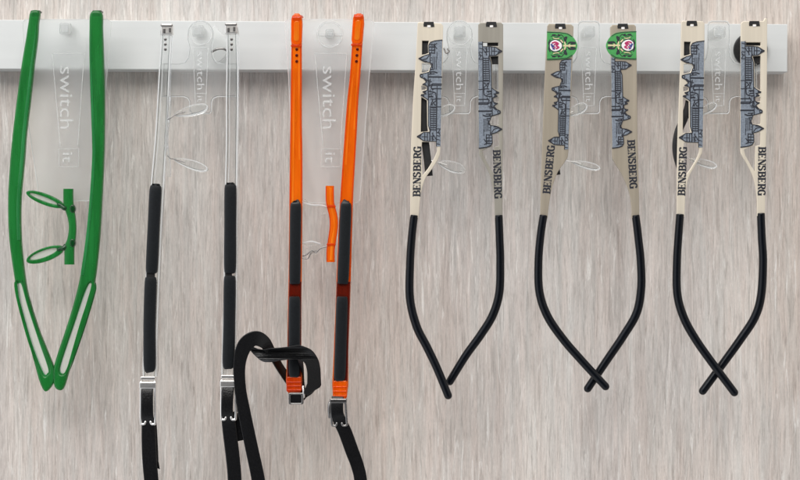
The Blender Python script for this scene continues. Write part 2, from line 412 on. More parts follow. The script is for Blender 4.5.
def holder_tee(cx, label, round_head=True, w=38, xo=0):
    h = thing('display_holder', world((cx, 30, ZP), ZP), label, 'display holder', 'clear plastic holders hung on the rail')
    if round_head:
        r = 13.0; head = [(cx + r * math.cos(math.radians(a)), 34 + r * math.sin(math.radians(a))) for a in range(-180, 1, 12)]
    else:
        r = 11.0; head = [(cx - 11, 25), (cx - 9.5, 22.5), (cx - 7, 21.5), (cx + 7, 21.5), (cx + 9.5, 22.5), (cx + 11, 25)]
    R = [(cx + r, 40), (cx + 11, 48), (cx + 12.5, 58), (cx + 16, 63), (cx + 22, 64.5), (cx + w, 64.5), (cx + w, 97), (cx + 17, 97), (cx + 13, 98.5), (cx + 11, 102), (cx + 10.5, 112), (cx + 9, 114)]
    Lf = [(2 * cx - x, y) for x, y in R][::-1]
    pl = prism('plate', head + R + Lf, ZP, ZP + 3, M['plate'], h, 0.6, ZP)
    lo = head + R + Lf; lo = lo + [lo[0]]; n_ = len(lo)
    link('painted_edge_glint', lines_mesh([(lo, .7)], ZP + 2.7, ZP + 3.1, ZP), M['edge'], pl)  # painted edge glint round the outline
    link('painted_refraction', lines_mesh([([(cx + (x - cx) * .955, 66 + (y - 66) * .98) for x, y in lo], .5)], ZP + 2.7, ZP + 3.05, ZP), M['refr'], pl)  # smaller grey outline paints edge refraction, no bevel is cut here
    z = ZP + 3
    rl = [([(cx - 7.5, 48), (cx - 5, 106)], .6), ([(cx + 7.5, 48), (cx + 5, 106)], .6), ([(cx - 7.5, 48), (cx + 7.5, 48)], .6), ([(cx - 5, 94), (cx + 5, 94)], .5), ([(cx - 5, 106), (cx + 5, 106)], .5)]
    link('raised_border', lines_mesh(rl, z - .1, z + .8, ZP), M['letter'], h)
    font_text('switch', cx - 3.5, 52, 10.5, 38, z + .2, ZP, 'lettering', M['letter'], h, .8)
    font_text('it', cx - 3, 96.5, 8, 6, z + .2, ZP, 'lettering', M['letter'], h, .8)
    ring = [ellipse(cx, 34, r - 1.0, r - 1.0, 0), ellipse(cx, 34, r - 2.3, r - 2.3, 0)]
    if round_head: prism('raised_rim', ring, z, z + .9, M['letter'], h, 0.15, ZP)
    # a wire clip keeps the temple on the flange
    return h

h1 = holder_wide(67, 70, 201, 'wide frosted clear holder plate behind the green temples')
peg(66.5, 29.5, h1)
h3 = holder_wide(329, 333, 203, 'wide frosted clear holder plate behind the orange temples')
peg(330, 34.5, h3, 4.5)
prism('raised_rim', [ellipse(330, 35, 13.5, 13.5, 0), ellipse(330, 35, 11.5, 11.5, 0)], ZP + 3.5, ZP + 4.6, M['letter'], h3, .2, ZP)
prism('cross_rib', [(317.5, 34), (342.5, 34), (342.5, 36.5), (317.5, 36.5)], ZP - 2, ZP + 4.2, M['letter'], h3, .2, ZP)
h2 = holder_tee(201, 'clear T-shaped holder carrying the colourless crystal temples', w=38)
peg(199, 32, h2)
h4 = holder_tee(459.5, 'clear T-shaped holder carrying the cut-out engraved temples with plain black tips, nearest the middle')
h4['label'] = 'clear round-headed holder between the cream and the grey-gold cut-out temples'
peg(459.5, 32.5, h4)
h5 = holder_tee(588.5, 'clear holder between the two temples bearing green crests', False)
peg(588.5, 32.5, h5, 5.6)
h6 = holder_tee(718, 'clear square-headed holder nearest the right end of the rail', False)
peg(718.5, 33, h6)
# side hook of the second holder, reaching back to the rail
prism('hook', cat_rom([(214, 26), (222, 34), (228, 40), (227, 54), (220, 62), (214, 60), (212, 44)], 4, True), RD + 8, RD + 11, M['letter'], h2, .9, RD + 6)
tube('wire_clip', [(212, 52, ZP), (217, 49.5, ZP + 1), (223, 49, ZP + 1), (226, 50.5, ZP)], 1.1, M['gun'], h2, ZP)
tube('wire_clip', [(444, 49, ZP + 3.2), (446, 53.5, ZP + 4), (449, 52, ZP + 4), (447.5, 49.5, ZP + 3.6)], .8, M['gun'], h4, ZP)

# ------------------------------------------------------------------ set 1: green temples
GT = 'translucent green temples'
def green_temple(left, right, window, hook, label):
    t = thing('eyeglass_temple', world((hook[0], hook[1], 60), 60), label, 'glasses temple', GT)
    outline = cat_rom(left + right[::-1], 5, True)
    win = cat_rom(window, 5, True)
    inner = [(x - 2.0, y) for x, y in right] if right[0][0] < 60 else [(x + 2.0, y) for x, y in left]
    prism('arm', [outline, win], 56, 65, M['green'], t, 2.2, 60, 60)
    cxw = sum(p[0] for p in window) / len(window); cyw = sum(p[1] for p in window) / len(window)
    inner_w = cat_rom([(cxw + (x - cxw) * .99 + (.45 if x < cxw + (y - cyw) * (-.29 if left[0][0] > 60 else .38) else -.45), cyw + (y - cyw) * .98) for x, y in window], 5, True)
    prism('inset_rim', [win, inner_w], 57.5, 63.6, M['greenl'], t, .2, 60)
    prism('inset', cat_rom([(x, y) for x, y in window], 5, True), 58.5, 63, M['window'], t, 0.6, 60)
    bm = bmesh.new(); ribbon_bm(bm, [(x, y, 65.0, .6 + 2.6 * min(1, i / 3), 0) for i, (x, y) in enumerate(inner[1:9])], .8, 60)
    link('painted_inner_highlight', finish(bm), M['greenl'], t)  # paler strip paints the highlight in the translucent inner edge
    hx, hy = hook
    bm = bmesh.new(); ribbon_bm(bm, [(hx, hy + 4, 63.4, 7.4, 0), (hx, hy + 1, 63.8, 8.4, 0), (hx + .1, hy - 1.0, 62.2, 9, 0), (hx + .3, hy - 1.6, 59, 9, 0), (hx + .6, hy - 1.2, 54, 9, 0)], 2.0, 60, 8, True)
    link('hook', finish(bm), M['greend'], t)
    return t
gl = [(31.5, 12), (29, 24), (26.5, 40), (22, 67), (17.5, 100), (13.5, 133), (11, 160), (8.8, 200), (10, 240), (15.5, 280), (19.5, 306), (26.4, 332), (34.3, 360), (39.8, 380), (44.4, 390)]
gr = [(40, 12), (39, 24), (38, 40), (34.5, 67), (31, 100), (27, 133), (25, 160), (21.5, 200), (21.8, 240), (26.5, 283), (32, 306), (38.5, 327), (47.6, 350), (54.8, 369), (54.6, 381), (48.6, 390)]
gw = [(17.5, 285), (20, 282), (23, 284), (29, 306), (41, 343), (49.5, 368), (48, 374), (43.5, 373), (32, 343), (21.5, 306)]
green_temple(gl, gr, gw, (35.5, 13), 'translucent green temple nearest the left edge of the photo')
rl_ = [(91.5, 13), (90, 30), (90, 60), (91, 100), (92.5, 140), (92.5, 160), (90, 200), (86, 240), (81, 275), (73.5, 306), (65, 333), (56.8, 358), (53.6, 372), (55.2, 386)]
rr_ = [(102, 13), (103, 30), (104, 60), (105, 100), (105, 140), (104.3, 160), (102.5, 200), (100, 240), (95.5, 280), (90, 302), (83.5, 322), (75.4, 350), (68.6, 374), (64.4, 387), (60.4, 390)]
rw = [(91, 282), (93.5, 286), (92, 295), (84, 322), (77, 343), (68, 368), (63.5, 374), (60, 371), (63, 358), (75, 322), (85, 292)]
green_temple(rl_, rr_, rw, (97, 13), 'green translucent temple right of the green nose bridge, second from the left edge')

# nose bridge helper
def bridge(barpts, w, mat, padspec, label, padmat, d=(60, 66), group='nose bridges clipped below the holders', rim=None, joint=True, armmat=None):
    b = thing('nose_bridge', world((barpts[0][0], barpts[0][1], d[1]), 60), label, 'nose bridge', group)
    bm = bmesh.new(); ribbon_bm(bm, [(q[0], q[1], (d[0] + d[1]) / 2, q[2] if len(q) > 2 else w, 0) for q in barpts], d[1] - d[0], 60)
    link('bar', finish(bm), mat, b)
    for (cx, cy, a, bb, deg, side, ax, ay) in padspec:
        eg = 0.25 * side
        p = None
        if rim:
            outer = ellipse(cx, cy, a, bb, deg, 40, 0); inner = ellipse(cx - 1.5, cy - .6, a - 5, bb - 3.5, deg, 40, 0)
            p = prism('nose_pad', [outer, inner], d[0] - 1, d[1] - .5, rim, b, .8, 60, 60)
            prism('pad_lens', ellipse(cx - 1.5, cy - .6, a - 4.6, bb - 3.2, deg, 40), d[0] + .4, d[1] - 2.4, padmat, p, .5, 60, 60)
        else:
            p = prism('nose_pad', ellipse(cx, cy, a, bb, deg, 40, eg), d[0] - 3, d[1] - 2.8, padmat, b, 1.6, 60, 60)
            prism('pad_rim', [ellipse(cx, cy, a - .2, bb - .2, deg, 40, eg), ellipse(cx - .3, cy - .5, a - 1.2, bb - 1.3, deg, 40, eg)], d[1] - 2.9, d[1] - 2.3, M['letter'], p, .15, 60, 60)  # whitish ring paints the glints round the clear pad
            arc = ellipse(cx, cy, a - 1.9, bb - 1.9, deg, 40, eg)[3:19]
            link('painted_refraction', lines_mesh([(arc, .7)], d[1] - 2.9, d[1] - 2.45, 60), M['refr'], p)  # grey arc paints refraction along one side of the pad
        dx = math.cos(math.radians(deg)) * a * side; dy = math.sin(math.radians(deg)) * a * side
        sx, sy = cx - dx * .0, cy - dy * .0
        tube('pad_arm', [(ax, ay, d[1] - 2), ((ax + cx - dx) / 2, (ay + cy - dy) / 2 + 1.0, d[1] - 1), (cx - dx * .85, cy - dy * .85, d[1] - 1.6), (cx - dx * (.75 if rim else .35), cy - dy * (.75 if rim else .35), d[1] - 1.8)], 2.3 if rim else .5, armmat or mat, b, 60, 8)
    return b
b1 = bridge([(69, 189, 9.6), (69, 200, 9.6), (69.6, 206, 9.6), (71.6, 214, 8), (73, 222, 7.2), (73.2, 231, 7.2), (72, 240, 8), (70.2, 247, 9.6), (70, 255, 9.6), (70, 264.5, 9.6)], 9.6, M['green'],
            [(46, 199.5, 20, 5.6, 21, -1, 66, 208), (46, 254.5, 19.6, 6.8, -20, -1, 66, 246)],
            'green nose bridge with two oval green-rimmed pads between the green temples', M['window'], rim=M['green'], armmat=M['greend'])
for y in (209, 243): prism('joint', ellipse(73.4, y, 2.8, 4.4, 0, 20), 59.5, 66.4, M['greend'], b1, 1.2)
b3 = bridge([(330, 186), (330, 196), (330.5, 204), (333.4, 216), (334, 226), (332.2, 240), (330.8, 250), (330.8, 262)], 8.2, M['orange'],
            [], 'orange nose bridge with clear saddle pads between the orange temples', M['pad'])
for pts in ([(303, 202), (310, 203.5), (318, 204.5), (327, 206.5), (328, 213), (321, 216), (320, 236), (319, 243), (303, 243.5)],):
    sp = prism('nose_pad', [cat_rom(pts, 3, True)], 57, 60, M['pad'], b3, .9, 60, 60)
tube('pad_rim', [(303, 202.5, 61), (312, 205, 61.5), (320, 205, 61.5), (328, 207, 62)], .8, M['letter'], b3, 60, 8)
tube('pad_rim', [(303, 243, 61), (312, 241.5, 61.5), (320, 244, 61)], .9, M['letter'], b3, 60, 8)
prism('nose_pad', ellipse(313, 250, 12, 4.6, -18, 36, .2), 57.5, 60.5, M['pad'], b3, .9, 60, 60)
tube('pad_arm', [(303, 256, 62), (307, 254.5, 62.5), (312, 250.5, 62.5), (316, 252.5, 62.5), (321, 248, 62.5), (328, 246.5, 62)], .6, M['gun'], b3, 60, 8)
tube('pad_arm', [(302, 258, 61.5), (308, 258.5, 62), (311, 253, 62), (316, 250.5, 62)], .5, M['gun'], b3, 60, 8)

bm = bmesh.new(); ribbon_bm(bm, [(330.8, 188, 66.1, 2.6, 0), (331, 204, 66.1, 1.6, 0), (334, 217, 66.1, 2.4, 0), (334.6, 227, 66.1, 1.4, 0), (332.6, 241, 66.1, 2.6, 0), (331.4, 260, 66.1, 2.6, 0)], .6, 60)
link('painted_glow_streak', finish(bm), M['amber'], b3)  # painted inner glow of the orange bar
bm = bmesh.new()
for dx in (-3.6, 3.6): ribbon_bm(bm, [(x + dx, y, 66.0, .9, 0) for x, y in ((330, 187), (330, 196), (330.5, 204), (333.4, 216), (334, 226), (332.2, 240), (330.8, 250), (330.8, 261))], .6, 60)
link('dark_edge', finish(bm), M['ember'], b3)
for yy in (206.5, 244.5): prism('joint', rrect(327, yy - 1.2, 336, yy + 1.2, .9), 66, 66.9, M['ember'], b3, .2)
b2 = bridge([(169.5, 97), (169.5, 112), (168, 124), (167, 134), (167, 146), (168, 156), (169.5, 166), (169.5, 177)], 3.6, M['pad'],
            [(191.5, 111, 17.5, 5.3, -14, 1, 168, 120), (191, 164.5, 18, 4.8, 18, 1, 168, 156)],
            'colourless nose bridge with two slim clear pads between the crystal temples', M['pad'], armmat=M['gun'])
b4 = bridge([(424.5, 98), (424, 112), (423.5, 126), (425, 140), (426.5, 152), (428, 164), (429, 176)], 7.6, M['black'],
            [(444.5, 111, 11.5, 5.2, -22, 1, 429, 118), (451.5, 166.5, 14.5, 5.6, 18, 1, 429, 159)],
            'black nose bridge with clear pads, seen through the cream cut-out temple', M['pad'], (58, 62), armmat=M['steel'])
b5 = bridge([(555, 99), (553.5, 112), (552.5, 126), (552, 140), (553.5, 154), (555.5, 165), (557, 175)], 7.0, M['black'],
            [(576.5, 110, 12, 5.4, -24, 1, 558, 118), (586, 165, 15, 3.8, 14, 1, 558, 158)],
            'black nose bridge mostly hidden behind the left green-crested temple, two clear pads showing', M['pad'], (58, 62), armmat=M['steel'])
b6 = bridge([(690, 97), (688, 108), (683.5, 120), (678.6, 131), (676.2, 144), (677, 156), (680.5, 168)], 7.6, M['black'],
            [(706.5, 109.5, 12, 4.6, -28, 1, 684, 120), (704, 163, 14, 4.0, 15, 1, 679, 150)],
            'bowed black nose bridge with clear pads, bulging left of the temple beside the last holder', M['pad'], (58, 62), armmat=M['steel'])

# ------------------------------------------------------------------ sets 2 and 3: sport temples with rubber inlays
def sport_temple(Lp, Rp, top, inlays, mat, label, group, joint=None, mj=None, endmat=None, end=None, hinge=True, dots=()):
    t = thing('eyeglass_temple', world((top[0], top[1], 60), 60), label, 'glasses temple', group)
    arm = prism('arm', cat_rom(Lp + Rp[::-1], 3, True), 57, 64, mat, t, 1.5, 60, 60)
    if mat is M['crystal']:
        for e_, dx in ((Lp, 1.0), (Rp, -1.0)):
            bm = bmesh.new(); ribbon_bm(bm, [(x + dx, y, 64.2, 1.25, 0) for x, y in e_], .7, 60, 3)
            link('painted_edge_glint', finish(bm), M['edge'], arm)  # white strip paints the light along the crystal margin
            bm = bmesh.new(); ribbon_bm(bm, [(x + dx * 2.2, y, 64.15, .8, 0) for x, y in e_], .4, 60, 3); link('painted_refraction', finish(bm), M['refr'], arm)  # grey line paints the refraction next to it
        bm = bmesh.new(); ribbon_bm(bm, [(x + 3.9, y, 64.1, .6, 0) for x, y in Lp[:6]], .5, 60, 3); link('painted_edge_glint', finish(bm), M['edge'], arm)
    for pts in inlays:
        bm = bmesh.new(); ribbon_bm(bm, pts, 4.6, 60, 5)
        o = link('rubber_inlay', finish(bm), M['rubber'], t, 50)
        bv = o.modifiers.new('b', 'BEVEL'); bv.width = 0.0003; bv.segments = 2; bv.limit_method = 'ANGLE'; bv.angle_limit = math.radians(40)
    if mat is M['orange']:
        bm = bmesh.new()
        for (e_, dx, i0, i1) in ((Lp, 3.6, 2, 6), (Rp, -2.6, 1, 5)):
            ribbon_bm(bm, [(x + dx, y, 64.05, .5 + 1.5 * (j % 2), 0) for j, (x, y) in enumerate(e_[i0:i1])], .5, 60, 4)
        link('painted_glow_streak', finish(bm), M['amber'], arm)  # amber lines paint light glowing within the orange arm
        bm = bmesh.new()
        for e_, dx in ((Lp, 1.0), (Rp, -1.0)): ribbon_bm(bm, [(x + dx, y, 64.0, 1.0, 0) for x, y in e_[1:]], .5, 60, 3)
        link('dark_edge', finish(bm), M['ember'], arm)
    if joint: prism('joint', joint, 63.0, 64.9, mj, t, .8, 60)
    if end:
        e = prism('strap_end', end, 63.2, 66.6, endmat, t, 1.0, 60)
        y0 = min(p[1] for p in end); y1 = max(p[1] for p in end); x0 = min(p[0] for p in end); x1 = max(p[0] for p in end)
        for f in (.35, .6, .85):
            yy = y0 + (y1 - y0) * f
            tube('ridge', [(x0 + 1, yy, 66.7), (x1 - 1, yy, 66.7)], .8, endmat, e, 60, 8, 1)
    for (x, y) in dots:
        prism('pin', ellipse(x, y, 1.5, 1.5, 0, 14), 64.05, 65.0, M['gun'] if mat is M['crystal'] else M['brown'], t, .3, 60)
    if hinge:
        hx, hy = top
        hg = prism('hinge', rrect(hx - 6, hy - 5.5, hx + 6, hy + 5.5, 1.6), 57.5, 66, M['steel'], t, 1.0, 60)
        prism('hinge_slot', rrect(hx - 3.6, hy - .6, hx - 1.2, hy + 4, .6), 66.1, 66.7, M['gun'], hg, .2, 60)
        prism('hinge_slot', rrect(hx + 2.2, hy - 1.5, hx + 4.4, hy + 3.2, .6), 66.1, 66.7, M['gun'], hg, .2, 60)
        tube('hinge_pin', [(hx - 5, hy - 3.6, 66.2), (hx + 5, hy - 3.6, 66.2)], 1.1, M['gun'], hg, 60, 8, 1)
    return t
CT = 'colourless crystal temples with black inlays'
sport_temple([(161.5, 28), (161, 45), (159.5, 65), (157.5, 100), (155, 140), (151, 185), (147.5, 240), (145, 300), (143.5, 345), (143, 376)],
             [(172, 28), (172, 45), (171, 65), (169.5, 100), (167.5, 140), (165, 185), (162, 240), (159.5, 300), (158, 345), (157.5, 376)],
             (167.5, 30), [[(156.5, 186, 64.5, 7, 0), (156.3, 190, 65, 12, 0), (154.5, 225, 65, 12, 0), (152.6, 268, 65, 12, 0), (152.4, 272, 64.5, 7, 0)],
                           [(151.6, 278, 64.5, 8, 0), (151.5, 282, 65, 12.2, 0), (150.3, 325, 65, 12.2, 0), (150.5, 365, 65, 12.2, 0), (150.6, 370.5, 64.5, 7, 0)]],
             M['crystal'], 'crystal clear temple left of its clear holder, inlaid with black rubber', CT,
             rrect(146.8, 267, 155.5, 282, 2), M['black'], dots=[(166, 40), (166, 45), (166, 50)])
sport_temple([(226.5, 28), (226.5, 45), (226.5, 65), (226, 100), (226, 140), (225, 185), (224, 240), (223.5, 300), (222, 345), (221.5, 376)],
             [(238, 28), (238.5, 45), (239, 65), (239, 100), (238.5, 140), (238, 185), (238, 240), (237.5, 300), (236.5, 345), (236, 376)],
             (231.5, 29), [[(231, 185, 64.5, 7, 0), (231, 189, 65, 12, 0), (230.8, 225, 65, 12, 0), (230.6, 268, 65, 12, 0), (230.6, 272, 64.5, 7, 0)],
                           [(230.4, 277, 64.5, 8, 0), (230.3, 281, 65, 12, 0), (229.8, 325, 65, 12, 0), (229, 362, 65, 12, 0), (229, 368, 64.5, 7, 0)]],
             M['crystal'], 'crystal clear temple right of its clear holder, beside the looped black strap', CT,
             rrect(225.5, 266, 232.5, 281, 2), M['black'], dots=[(232, 40), (232, 45), (232, 50)])
OT = 'orange temples with black inlays'
def orange_top(t, cx, y0, lean):
    k_ = -0.07 if lean < 0 else -0.01
    prism('painted_cap_glow', [(x + k_ * (y - y0), y) for x, y in rrect(cx - 2.6, y0 + 6, cx + 2.8, y0 + 26, 2.4)], 66.0, 66.5, M['amber'], t, .2, 60)  # amber centre paints the glow inside the cap
    prism('end_cap', [(x + k_ * (y - y0), y) for x, y in rrect(cx - 5.4, y0 - .5, cx + 5.4, y0 + 30, 4.8)], 63.8, 66.0, M['orange'], t, 1.0, 60)
    bm = bmesh.new(); ribbon_bm(bm, [(cx, y0 + 5, 65.2, 9, 0), (cx, y0 + 1.8, 65, 9.6, 0), (cx + .2 * lean, y0 + .6, 62, 9.6, 0), (cx + .6 * lean, y0 + .4, 58, 9.6, 0), (cx + lean, y0 + .6, 53.5, 9, 0)], 2.0, 60, 8, True)
    link('hook', finish(bm), M['ember'], t)
    prism('seam', [(x + k_ * 30, y) for x, y in rrect(cx - 5.6, y0 + 29.6, cx + 5.6, y0 + 31.6, .8)], 64.1, 65.6, M['ember'], t, .3, 60)
ol = sport_temple([(292, 17), (291.5, 45), (291, 80), (290.5, 120), (290, 160), (289.5, 203), (289, 260), (288, 310), (287.5, 350), (287, 391)],
             [(302, 17), (302, 45), (302, 80), (302, 120), (302.5, 160), (302.5, 203), (302, 260), (301.5, 310), (301.5, 350), (301.5, 391)],
             (297, 17), [[(296, 203, 64.5, 6, 0), (296, 207, 65, 11, 0), (295.6, 240, 65, 11.2, 0), (295.2, 279, 65, 11.2, 0), (295.2, 283, 64.5, 7, 0)],
                         [(295, 297, 64.5, 7, 0), (295, 301, 65, 11.2, 0), (294.8, 340, 65, 11.4, 0), (294.6, 371, 65, 11.4, 0), (294.5, 376, 64.5, 7, 0)]],
             M['orange'], 'orange temple with the black strap loop wrapped round its lower end', OT, [(289.2, 281.5), (301.7, 281.5), (301.4, 377), (287.2, 377)], M['brown'], M['ember'],
             rrect(286.8, 376, 302, 391.5, 2), hinge=False, dots=[(297, 50), (297, 56), (297, 62)])
orange_top(ol, 297, 16, 1.6)
orr = sport_temple([(354, 17), (352, 45), (350, 75), (347.3, 100), (345, 130), (342.5, 165), (340, 203), (337.3, 260), (335.5, 310), (334, 350), (333, 397)],
             [(364, 17), (362.5, 45), (360.5, 75), (358.5, 100), (357, 130), (355, 165), (353, 203), (351.5, 260), (350, 310), (348.5, 350), (347, 397)],
             (359, 17), [[(346.2, 203, 64.5, 6, 0), (346, 207, 65, 11, 0), (344.8, 240, 65, 11.4, 0), (343.2, 279, 65, 11.4, 0), (343, 283, 64.5, 7, 0)],
                         [(342.4, 297, 64.5, 7, 0), (342.3, 301, 65, 11.4, 0), (341.2, 340, 65, 11.6, 0), (340, 374, 65, 11.6, 0), (340, 380, 64.5, 7, 0)]],
             M['orange'], 'orange temple right of the orange nose bridge, hanging clear of the strap loop', OT, [(336.8, 281.5), (350.6, 281.5), (348.8, 340), (347.8, 380.5), (333.5, 380.5), (335, 340)], M['brown'], M['orange'],
             rrect(333, 380, 347.3, 397.5, 2), hinge=False, dots=[(357.5, 50), (357, 56), (356.5, 62)])
orange_top(orr, 358.8, 15, -0.3)

# straps with buckles
def buckle(parent, x0, x1, y0, y1, mat, lean=0.0, z=67.5, r=1.25, bar=True):
    f = lambda x, y: (x + lean * (y - y0), y, z)
    bm = bmesh.new()
    xm = (x0 + x1) / 2
    def seg(p): tube_bm(bm, p, r, 60, 10, 6)
    seg([f(xm - 2.6, y1 - 2.2), f(xm - 3.6, y1), f(x0 + 1.2, y1), f(x0, y1 - 1.8), f(x0, (y0 + y1) / 2), f(x0, y0 + 5), f(x0 + .5, y0 + 3)])
    seg([f(xm + 2.6, y1 - 2.2), f(xm + 3.6, y1), f(x1 - 1.2, y1), f(x1, y1 - 1.8), f(x1, (y0 + y1) / 2), f(x1, y0 + 5), f(x1 - .5, y0 + 3)])
    o = link('buckle', finish(bm), mat, parent, 60)
    if bar:
        prism('top_bar', rrect(x0 - 1.4, y0 + 3, x1 + 1.2, y0 + 10, 1.2), z - 3, z + 1.6, mat, o, 1.0, 60)
        prism('top_bar', rrect(x0 - .4, y0 - 2.2, x1, y0 + 1.4, .9), z - 2, z + .8, mat, o, .7, 60)
    return o
st2 = thing('head_strap', world((190, 424, 62), 60), 'pair of plain black strap ends buckled below the crystal temples', 'strap', 'black leather straps')
bm = bmesh.new()
ribbon_bm(bm, [(148.5, 386, 66, 11.5, 0), (148.6, 392, 68.2, 11.5, 0), (148.6, 404, 69.6, 12, 0), (148.8, 415, 68.6, 12, 0), (149.2, 423, 65.5, 13.5, 0), (149.4, 440, 64, 14.5, 0), (150.2, 460, 64, 14.6, 0), (152, 482, 63, 14.6, 0),
               (156, 530, 60, 14.6, 0), (172, 575, 58, 14.6, 0), (195, 590, 58, 14.6, 0), (220, 572, 58, 14.6, 0), (234, 530, 60, 14.6, 0), (235, 482, 63, 14, 0), (233, 455, 64, 14, 0), (230.5, 435, 64, 14, 0), (229, 421, 65.5, 13.5, 0), (228, 411, 68.6, 12, 0), (228.2, 400, 69.6, 12, 0), (229, 390, 68.2, 11.5, 0), (229.5, 384, 66, 11.5, 0)], 2.6)
# loose ends lying behind
ribbon_bm(bm, [(150.5, 418, 61, 12, 0), (151.5, 440, 60.5, 12.5, 0), (153.2, 463, 60.5, 11, 6)], 2.4)
ribbon_bm(bm, [(231.5, 412, 60.5, 12, 0), (234.5, 424, 60, 12.5, 0), (237.8, 441, 59.5, 12, 0)], 2.4)
link('strap', finish(bm), M['leather'], st2, 50, True)
prism('strap_tip', [(152, 460), (158.4, 460), (160, 469), (155, 467)], 59.4, 61.6, M['leather'], st2, .4)
buckle(st2, 142, 156.3, 378, 423, M['steel'], 0.0)
buckle(st2, 222.2, 236.3, 376.5, 418.5, M['steel'], 0.0)
tube('hinge_lever', [(237.8, 395, 66), (238, 402, 66.5), (237.4, 411, 66)], 1.4, M['steel'], st2, 60, 8)

st3 = thing('head_strap', world((300, 430, 62), 60), 'long black strap rising in a twisted loop over the left orange temple', 'strap', 'black leather straps')
bm = bmesh.new()
ribbon_bm(bm, [(338, 396, 66, 12, 0), (337.6, 402, 68, 12, 0), (337.6, 412, 68.6, 12.5, 0), (340, 420, 66.5, 13, 0), (345.5, 432, 64.5, 13.5, 0), (352, 450, 64, 13.5, 0), (357.8, 466, 63.5, 13, 8), (361, 484, 62, 13, 10),
               (362, 530, 60, 13, 10), (345, 575, 58, 13, 0), (310, 592, 58, 13, 0), (276, 570, 60, 13, 0), (264, 520, 64, 13, 0), (259, 480, 66, 13.4, 0),
               (252, 445, 68, 13, 0), (245, 410, 70, 12.6, 0), (241.2, 385, 72, 11.6, 0), (241, 362, 74, 12.4, 0), (246, 345, 76, 15, -8), (255.5, 337.5, 76, 15, -10), (265, 341, 72, 13.5, 25),
               (272, 352, 66, 11, 40), (279.5, 367, 58, 9.5, 40), (288, 380, 52, 10, 30), (294, 386, 50, 11, 0)], 1.9, 60, 9)
ribbon_bm(bm, [(296.5, 402, 62, 12, 0), (297.5, 396, 57, 12, 0), (301, 390, 54, 10, 30), (302.4, 380, 58, 4, 40), (302.4, 368, 66, 4, 40), (301, 358, 74, 6, 20)], 1.9, 60, 9)
ribbon_bm(bm, [(299, 400, 60, 8, 0), (304, 395, 58, 8, 30), (309, 391, 62, 8, 20), (312, 386, 68, 10, 0)], 1.9, 60, 9)
main_strap = link('strap', finish(bm), M['leather'], st3, 50, True)
band = cat_rom([(272, 346.8), (286, 345.8), (300, 343.6)], 5) + cat_rom([(301, 343.8), (312, 348.6), (318.6, 358), (321, 368)], 5) + [(321.6, 384.5), (320.4, 386.6), (307.4, 394.6), (305.2, 393), (304.8, 390)] + cat_rom([(308, 382), (308, 370), (305.6, 361.8), (300, 358.2), (286, 358.6), (274, 360.6), (264, 360.4), (256, 355), (250.5, 349.6)], 5) + cat_rom([(250.8, 344.4), (258, 347.6), (265, 348.4)], 4)
me_ = flat_mesh([band], 77, 79, .5, 60)
for v in me_.vertices:
    px_ = 400 + v.co.x / (S * K(60)); py_ = 240 - v.co.z / (S * K(60))
    off = 0.0
    if px_ > 298: off += ((px_ - 298) / 24) ** 2 * 9
    if py_ > 366: off += ((py_ - 366) / 28) ** 2 * 8
    if px_ < 276: off += ((276 - px_) / 26) ** 1.5 * 12
    v.co.y += off * S
link('strap_tail', me_, M['leather'], st3, 50, True)
bk = prism('buckle', [rrect(289, 391.8, 304, 403.6, 1.6), rrect(291.2, 394, 301.8, 402, 1)], 62, 68.5, M['gun'], st3, .8)
prism('strap_fold', rrect(290.6, 393.4, 302.4, 402.6, 1.2), 63, 67.2, M['leather'], st3, .8)
tube('buckle_pin', [(303.5, 386, 66.5), (304.2, 391, 67.5), (304, 396, 67)], 1.3, M['steel'], bk)
buckle(st3, 330.8, 345.6, 399, 424.5, M['gun'], .06, bar=False)
prism('top_bar', rrect(330, 397.6, 347.2, 402.2, 1.2), 66.0, 69.4, M['gun'], st3, .9)
tube('side_lever', [(330, 402, 67), (329.4, 408, 68), (330, 416, 67)], 1.6, M['gun'], st3)

# ------------------------------------------------------------------ sets 4-6: engraved metal temples
SKY = [(0, 0), (4.3, 0), (4.3, 5), (12, 5), (17, 5.4), (23.5, 9.5), (17, 13.8), (10.5, 14.3), (12.6, 21), (13, 46), (15.5, 48), (19.6, 50.4), (20, 51.4), (15, 52.2), (18.6, 54.4), (14.2, 56), (14.4, 60), (18.6, 61.8), (15, 64), (18, 67.6),
       (21.4, 69.2), (21.4, 71.6), (17, 73), (12.5, 74), (11.3, 78), (9.2, 82), (12, 83.6), (17, 84.2), (23.2, 87.5), (17, 90.8), (12.2, 92), (13.2, 94), (13.4, 101), (11.5, 104), (7.5, 105.4), (0, 106.4)]
INK = []
def ik(pts, w=.75): INK.append((pts, w))
ik(SKY[1:], .85)
ik([(4.3, 0), (4.3, 60)], .7)
for y in (2, 6.4, 10.2, 13.4): ik([(1, y), (4.3, y + .6)], .8)
ik([(0.6, 11), (2.5, 14), (.6, 17.5), (4, 17.5)], .8)
for x in (8, 11, 13.4, 16): ik([(x, 5.6), (x, 13.6)], .9)
ik([(4.4, 6.5), (7, 11), (9, 7)], .8); ik([(13.4, 9.4), (19, 9.4)], .8)
ik([(19.8, 7.6), (23.4, 9.5), (19.8, 11.6), (20.8, 9.5)], 1.3)
y = 16.5
while y < 40:
    ik([(4.6, y), (10.2, y)], 1.05); y += 2.2
ik([(4.6, 15), (4.6, 40)], .9); ik([(10.4, 15), (11.2, 40)], .8); ik([(7.4, 16), (7.4, 39)], .4)
ik([(0, 39.4), (10.5, 39.4)], .8); ik([(0, 47.6), (6, 47.6)], .8)
ik([(4.6, 40), (5, 47), (10.6, 47.2)], .9); ik([(5, 46), (10.6, 40.8), (8.6, 46.4)], .9); ik([(6, 41), (9.4, 45.8)], .7)
